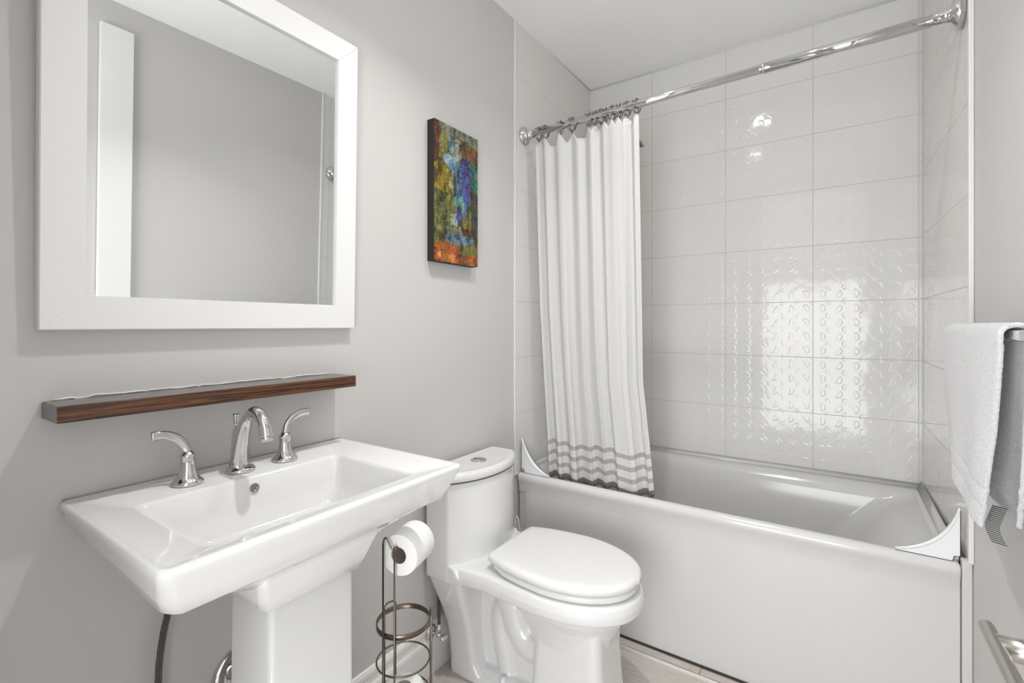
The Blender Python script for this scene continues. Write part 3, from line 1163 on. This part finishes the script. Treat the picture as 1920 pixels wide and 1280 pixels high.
bd.loft([mirror_outline(egg(0, -0.030), 0.372), mirror_outline(egg(0, -0.010), 0.378), mirror_outline(egg(0, -0.001), 0.388), mirror_outline(egg(0, 0.001), 0.410), mirror_outline(egg(0, -0.003), 0.432), mirror_outline(egg(0, -0.012), 0.440)], smooth=True)


def ell(cx, a, b, z, n=40, p=2.2):
    out = []
    for k in range(n):
        th = 2*PI*k/n
        c, s_ = math.cos(th), math.sin(th)
        out.append((cx+a*math.copysign(abs(c)**(2/p), c), TC+b*math.copysign(abs(s_)**(2/p), s_), z))
    return out


bd.loft([ell(0.475, 0.235, 0.168, 0.392), ell(0.475, 0.215, 0.152, 0.355), ell(0.48, 0.19, 0.130, 0.320), ell(0.485, 0.165, 0.112, 0.28), ell(0.49, 0.14, 0.098, 0.23), ell(0.49, 0.10, 0.07, 0.17)])
# front column
secs = []
for z, x0, x1, hw in ((0.345, 0.42, 0.640, 0.100), (0.30, 0.41, 0.638, 0.100), (0.20, 0.40, 0.640, 0.098), (0.10, 0.395, 0.648, 0.101), (0.03, 0.39, 0.662, 0.106), (0.0, 0.39, 0.668, 0.108)):
    secs.append(rrect(x0, x1, TC-hw, TC+hw, 0.032, z, 8))
bd.loft(secs)
# foot plate, core web and trapway
bd.loft([rrect(0.052, 0.66, TC-0.108, TC+0.108, 0.03, 0.0, 6), rrect(0.052, 0.66, TC-0.108, TC+0.108, 0.03, 0.018, 6), rrect(0.056, 0.655, TC-0.098, TC+0.098, 0.03, 0.030, 6), rrect(0.06, 0.65, TC-0.07, TC+0.07, 0.03, 0.045, 6)])
bd.box((0.10, TC-0.040, 0.0), (0.50, TC+0.040, 0.41))
bd.tube(smooth_path([(0.46, TC, 0.25), (0.42, TC, 0.19), (0.36, TC, 0.165), (0.315, TC, 0.20), (0.285, TC, 0.27), (0.25, TC, 0.34)], 8), [(0.062, 0.072)]*41, 24)
bd.tube(smooth_path([(0.30, TC, 0.30), (0.25, TC, 0.27), (0.235, TC, 0.20), (0.25, TC, 0.12), (0.27, TC, 0.03)], 8), [(0.050, 0.062)]*33, 24)
body = bd.build('bowl_body', M_cer, TO)
rm = body.modifiers.new('remesh', 'REMESH')
rm.mode = 'VOXEL'
rm.voxel_size = 0.0038
rm.use_smooth_shade = True
sm = body.modifiers.new('smooth', 'SMOOTH')
sm.factor = 0.5
sm.iterations = 5
# tank lid
lid = MB()
lid.loft([tank_sec(0.7255, 0.004), tank_sec(0.728, 0.007), tank_sec(0.746, 0.007), tank_sec(0.7535, 0.003), tank_sec(0.756, -0.004), tank_sec(0.7565, -0.014), tank_sec(0.7548, -0.019), tank_sec(0.7545, -0.024)])
ld = lid.build('tank_lid', M_cer, TO)
for lo_, z_ in (((0.0), 0.0),):
    MB().loft([tank_sec(0.7205, 0.0035), tank_sec(0.7256, 0.0035)]).build('lid_seam', mat('seam_grey', (0.12, 0.12, 0.12), 0.6), TO)
fb = MB().lathe([(0.030, -0.001), (0.030, 0.0035), (0.027, 0.0045), (0.0255, 0.003), (0.0245, 0.003), (0.024, 0.005), (0.001, 0.0056)], (0.106, TC, 0.7545), n=36).build('flush_button', M_chrome, ld)
MB().box((0.082, TC-0.0006, 0.7596), (0.130, TC+0.0006, 0.7604)).build('button_split', M_black, fb)


def seat_outline(g, z, back=0.250):
    left = [(back-g*0.6, 0.05), (back-g, 0.128), (back+0.006-g*0.8, 0.138+g*0.8), (back+0.03, 0.146+g), (0.33, 0.163+g), (0.40, 0.175+g)]
    cx = 0.475
    for k in range(0, 21):
        a = PI/2*k/20
        left.append((cx+(0.727+g-cx)*math.sin(a), (0.181+g)*math.cos(a)**0.95 if k < 20 else 0.0))
    return mirror_outline(left, z)


MB().loft([seat_outline(-0.012, 0.442, 0.27), seat_outline(-0.007, 0.447, 0.265), seat_outline(-0.005, 0.455, 0.265), seat_outline(-0.008, 0.4625, 0.265), seat_outline(-0.02, 0.464, 0.275)]).build('seat_ring', M_seat, TO)
def shrink(f, z):
    return [(0.48+(x-0.48)*f, TC+(y-TC)*f, z) for x, y, _ in seat_outline(-0.008, z)]


MB().loft([seat_outline(-0.010, 0.4665), seat_outline(-0.003, 0.470), seat_outline(0.001, 0.476), seat_outline(0.001, 0.484), seat_outline(-0.002, 0.491), seat_outline(-0.008, 0.4955), shrink(0.95, 0.4975), shrink(0.85, 0.4985), shrink(0.6, 0.4995), shrink(0.25, 0.500)]).build('seat_lid', M_seat, TO)
for y in (TC-0.075, TC+0.075):
    MB().tube([(0.252, y-0.022, 0.452), (0.252, y+0.022, 0.452)], 0.011, 14).build('seat_hinge', M_seat, TO)
mb = MB()
for sy in (-1, 1):
    MB().sphere((0.278, TC+sy*0.082, 0.040), 0.014, 10, (1, 1, 1.1)).build('bolt_cap', M_cer, TO)

# small white hook-shaped plastic piece behind the toilet (brush handle)
BR = thing('toilet_brush', (0.064, 1.75, 0), 'white toilet brush with a looped handle in the gap between toilet and tub', 'toilet brush')
mb = MB()
mb.tube(smooth_path([(0.064, 1.75, 0.30), (0.060, 1.75, 0.380), (0.058, 1.75, 0.415), (0.066, 1.75, 0.426), (0.075, 1.75, 0.414), (0.079, 1.75, 0.385), (0.084, 1.75, 0.355)], 6), 0.0035, 10)
mb.tube([(0.064, 1.75, 0.12), (0.064, 1.75, 0.31)], 0.006, 10)
mb.build('handle', M_seat, BR)
MB().lathe([(0.042, 0), (0.044, 0.01), (0.040, 0.12), (0.036, 0.125), (0.030, 0.12)], (0.064, 1.75, 0.0)).build('holder_cup', M_seat, BR)

# stop valve behind the toilet
SV = thing('stop_valve', (0.0, 1.268, 0.158), 'small chrome water stop valve low on the wall beside the toilet', 'valve')
MB().lathe([(0.026, 0), (0.024, 0.005), (0.014, 0.010), (0.009, 0.012)], (0.014, 1.268, 0.158), 'x').build('escutcheon', M_chrome, SV)
mb = MB()
mb.tube([(0.018, 1.268, 0.158), (0.062, 1.268, 0.158)], 0.0085, 14)
mb.tube([(0.050, 1.268, 0.158), (0.050, 1.272, 0.195)], [0.008, 0.0075], 12)
mb.build('valve_body', M_chrome, SV)
MB().tube([(0.062, 1.268, 0.158), (0.085, 1.268, 0.158)], [(0.007, 0.015), (0.006, 0.015)], 18).build('oval_knob', M_chrome, SV)
MB().tube(smooth_path([(0.050, 1.272, 0.19), (0.034, 1.288, 0.225), (0.013, 1.312, 0.275), (0.010, 1.33, 0.33)], 6), 0.006, 12).build('supply_hose', M_braid, SV)

# sink supply hose and drain escutcheon under the sink
mb = MB()
mb.tube(smooth_path([(0.060, 0.452, 0.80), (0.055, 0.440, 0.70), (0.050, 0.424, 0.62), (0.046, 0.416, 0.54), (0.046, 0.416, 0.44), (0.042, 0.430, 0.33), (0.020, 0.44, 0.28)], 8), 0.0066, 16)
H1 = mb.build('sink_supply_hose', M_braid)
tag(H1, 'dark braided steel hose hanging from under the sink, left of its pedestal', 'hose')
ES = thing('drain_pipe', (0.0, 0.598, 0.412), 'chrome drain pipe with round wall flange behind the sink pedestal', 'pipe')
MB().lathe([(0.060, 0), (0.060, 0.003), (0.055, 0.010), (0.034, 0.014), (0.030, 0.012)], (0.0005, 0.598, 0.412), 'x', 40).build('wall_flange', M_chrome, ES)
mb = MB()
mb.tube(smooth_path([(0.012, 0.598, 0.412), (0.06, 0.598, 0.412), (0.13, 0.592, 0.410), (0.165, 0.58, 0.43), (0.175, 0.578, 0.50), (0.178, 0.578, 0.78)], 8), 0.019, 20)
mb.build('trap_pipe', M_chrome, ES)

# ------------------------------------------------------------ toilet paper stand
cx_, cy_ = 0.266, 0.900
RD = Vector((0.682, 0.731, 0))
CD = Vector((0.731, -0.682, 0))
RR = 0.070
TP = thing('paper_roll_stand', (cx_, cy_, 0), 'bronze wire toilet paper stand between the sink and the toilet', 'paper holder')
c0 = Vector((cx_, cy_, 0))


def circ(z, r, n=40):
    return [(cx_+r*math.cos(2*PI*k/n), cy_+r*math.sin(2*PI*k/n), z) for k in range(n)]


# flat top band
o = MB().loft([[(cx_+r*math.cos(2*PI*k/48), cy_+r*math.sin(2*PI*k/48), z) for k in range(48)] for r, z in ((RR-0.001, 0.465), (RR+0.001, 0.465), (RR+0.001, 0.479), (RR-0.001, 0.479), (RR-0.001, 0.465))], cap0=False, cap1=False)
o.build('top_band', M_bronze, TP)
for z in (0.371, 0.277, 0.10):
    MB().tube(circ(z, RR), 0.0024, 8, closed=True).build('ring', M_bronze, TP)
MB().tube(circ(0.004, RR+0.012), 0.004, 8, closed=True).build('base_ring', M_bronze, TP)
WR = 0.0024
def pair(center_dir, half, z1, hump=True):
    tg = Vector((-center_dir.y, center_dir.x, 0))
    a = c0+center_dir*(RR+0.003)-tg*half
    b = c0+center_dir*(RR+0.003)+tg*half
    return a, b
dA = (RD*-0.5+CD*0.866).normalized()
dB = (RD*-0.5-CD*0.866).normalized()
dC = RD
for dd, nm in ((dB, 'upright'), (dC, 'upright')):
    a, b = pair(dd, 0.017, 0.5)
    pts = [(a.x, a.y, 0.004), (a.x, a.y, 0.485)]+[tuple(a.lerp(b, k/4)+Vector((0, 0, 0.492))) for k in (1, 2, 3)]+[(b.x, b.y, 0.485), (b.x, b.y, 0.004)]
    MB().tube(pts, WR, 8).build(nm, M_bronze, TP)
a, b = pair(dA, 0.0165, 0.7)
# left wire of A is the one further along -RD
if (a-b).dot(RD) > 0:
    a, b = b, a
L, Rr = a, b
inn = (c0-(L+Rr)/2).normalized()
rollz = 0.640
def P3(v, z):
    return (v.x, v.y, z)
mid = L.lerp(Rr, 0.45)
pts = [P3(L, 0.004), P3(L, 0.710), P3(L.lerp(Rr, 0.12), 0.722), P3(L.lerp(Rr, 0.32), 0.724), P3(L.lerp(Rr, 0.75), 0.700), P3(L.lerp(Rr, 1.0)+inn*0.004, 0.698)]
armend = Rr+inn*0.115
pts2 = pts+[P3(Rr+inn*0.02, 0.700), P3(Rr+inn*0.06, 0.700), P3(armend, 0.702), P3(armend, 0.714)]
MB().tube(smooth_path(pts2[:2], 1)+smooth_path(pts2[1:], 5), WR, 8).build('hook_upright', M_bronze, TP)
MB().tube([P3(Rr, 0.004), P3(Rr, 0.706)], WR, 8).build('upright', M_bronze, TP)


def roll(name, c, axis, L_, ro, ri, label, group=None):
    axis = Vector(axis).normalized()
    up = Vector((0, 0, 1)) if abs(axis.z) < 0.9 else Vector((1, 0, 0))
    e1 = up-axis*up.dot(axis)
    e1.normalize()
    e2 = axis.cross(e1)
    r_ = thing(name, tuple(c), label, 'toilet paper', group)
    def ringp(r, t):
        return [tuple(Vector(c)+axis*t+e1*(r*math.cos(2*PI*k/40))+e2*(r*math.sin(2*PI*k/40))) for k in range(40)]
    h = L_/2
    prof = [(ri+0.001, -h), (ro-0.003, -h), (ro-0.0008, -h+0.001), (ro, -h+0.004), (ro, h-0.004), (ro-0.0008, h-0.001), (ro-0.003, h), (ri+0.001, h), (ri+0.001, -h)]
    MB().loft([ringp(*p) for p in prof], False, False).build('paper', M_paper, r_, sharp=40)
    prof = [(ri, -h-0.0005), (ri+0.001, -h-0.0005), (ri+0.001, h+0.0005), (ri, h+0.0005), (ri, -h-0.0005)]
    MB().loft([ringp(*p) for p in prof], False, False).build('core', M_card, r_, sharp=40)
    return r_


rc = Rr+inn*0.062+RD*0.004
roll('toilet_paper_roll', (rc.x, rc.y, 0.6775), (inn.x, inn.y, 0), 0.098, 0.053, 0.0205, 'white toilet paper roll hanging on the stand beside the sink')
for k, nm in enumerate(('bottom spare toilet paper roll standing inside the wire stand', 'middle spare toilet paper roll stacked inside the wire stand', 'topmost spare toilet paper roll stacked inside the wire stand')):
    roll('toilet_paper_roll', (cx_, cy_, 0.0495+0.099*k), (0, 0, 1), 0.098, 0.054, 0.0205, nm, 'spare rolls in the stand')

# ------------------------------------------------------------ towel bar with towel
TBX, TBZ = 1.470, 1.252
TB = thing('towel_bar', (XR, 1.30, TBZ), 'square chrome towel bar on the right wall, holding the towel', 'towel bar')
MB().box((TBX-0.007, 0.93, TBZ-0.010), (TBX+0.007, 1.605, TBZ+0.008)).build('bar', M_chrome, TB, 0.004)
for y in (0.985, 1.575):
    q = MB()
    q.box((TBX-0.004, y-0.011, TBZ-0.004), (XRf(y)-0.006, y+0.011, TBZ+0.016))
    q.box((XRf(y)-0.009, y-0.022, TBZ-0.026), (XRf(y)-0.0012, y+0.022, TBZ+0.021))
    q.build('wall_post', M_chrome, TB, 0.0015)

# towel draped over the bar
NS, NTt = 60, 110
tv, tf = [], []
for i in range(NS+1):
    s = i/NS                      # 0 near end (towards the camera) .. 1 far end
    for j in range(NTt+1):
        t = j/NTt                 # 0 front bottom .. 0.5 over the bar .. 1 back bottom
        if t < 0.5:
            q = (0.5-t)*2           # 1 at bottom
            side = -1
        else:
            q = (t-0.5)*2
            side = 1
        zt = TBZ+0.014
        arc = 0.05
        if q < arc:
            ang = (q/arc)*PI/2
            xx = TBX+side*0.013*math.sin(ang)
            zz = zt-0.010+0.010*math.cos(ang)
        else:
            qq = (q-arc)/(1-arc)
            if side < 0:
                zb = lerp(0.888, 0.935, s**0.8)
                off = 0.013+0.003*qq+0.005*math.sin(s*PI*1.3+0.4)*qq+0.004*math.sin(s*9+2*qq)*qq
            else:
                zb = lerp(0.900, 0.920, s)
                off = 0.013+0.022*qq*(1-s*0.6)+0.004*math.sin(s*9)*qq
            if 0.78 < qq < 0.80 or 0.87 < qq < 0.89:
                off -= 0.0022
            xx = TBX+side*off
            zz = lerp(zt-0.010, zb, qq)
        yn0, yf0 = 1.095, 1.585
        if side < 0:
            yn = lerp(yn0, 1.235, q**1.05)
            yf = lerp(yf0, 1.560, q)+0.02*math.sin(q*5)
        else:
            yn = lerp(yn0-0.02, 1.225, q)-0.02*math.sin(q*PI)
            yf = lerp(yf0, 1.54, q)
        yy = lerp(yn, yf, s)
        # slightly curled near edge
        if s < 0.18 and q > 0.1:
            cc = (0.18-s)/0.18
            xx += (0.009 if side < 0 else -0.006)*cc*cc*min(1, q*2)
        tv.append((xx, yy, zz))
for i in range(NS):
    for j in range(NTt):
        a_ = i*(NTt+1)+j
        tf.append((a_, a_+NTt+1, a_+NTt+2, a_+1))
TW = thing('hand_towel', (TBX, 1.34, TBZ+0.014), 'white terry hand towel hanging over the towel bar', 'towel')
mb = MB()
mb.add(tv, tf)
tw = mb.build('cloth', M_towel, TW)
sd = tw.modifiers.new('solidify', 'SOLIDIFY')
sd.thickness = 0.0085
sd.offset = 0.6
ss = tw.modifiers.new('sub', 'SUBSURF')
ss.levels = ss.render_levels = 1
tx = bpy.data.textures.new('terry', 'CLOUDS')
tx.noise_scale = 0.006
dm = tw.modifiers.new('disp', 'DISPLACE')
dm.texture = tx
dm.strength = 0.0022
dm.mid_level = 0.5
# care label at the lower edge
mb = MB()
lab = smooth_path([(1.486, 1.270, 0.925), (1.478, 1.268, 0.900), (1.476, 1.272, 0.880), (1.484, 1.262, 0.855)], 6)
mb.loft([[(p.x-0.010, p.y, p.z), (p.x+0.008, p.y-0.012, p.z), (p.x+0.0085, p.y-0.0112, p.z), (p.x-0.0095, p.y+0.0008, p.z)] for p in lab], smooth=False)
lm = mat('printed_care_label', (0.03, 0.03, 0.03), 0.5)
tt = NT(lm)
wv = tt.n('ShaderNodeTexWave', bands_direction='Z')
wv.inputs['Scale'].default_value = 90
tt.l(tt.coord(), wv.inputs['Vector'])
tt.l(tt.ramp(wv.outputs[0], [(0.5, (0.03, 0.03, 0.03)), (0.6, (0.35, 0.35, 0.34))]), tt.b.inputs['Base Color'])
cl = mb.build('care_label', lm, TW)
cl['label'] = 'dark printed care label'

# brushed rail low on the right wall
GX = 1.4655
GR = thing('grab_rail', (XR, 1.0, 0.694), 'brushed steel rail low on the right wall in the bottom right corner', 'rail')
MB().tube([(GX, 0.62, 0.694), (GX, 1.262, 0.694)], 0.0130, 28).build('rail', M_steel, GR, 0.0015)
for y in (1.205, 0.70):
    MB().tube([(GX+0.004, y, 0.691), (XRf(y)-0.012, y, 0.691)], [0.0195, 0.0215], 28).build('post', M_steel, GR)
    MB().lathe([(0.030, 0), (0.030, -0.006), (0.024, -0.012)], (XRf(y)-0.0012, y, 0.691), 'x').build('wall_flange', M_steel, GR)
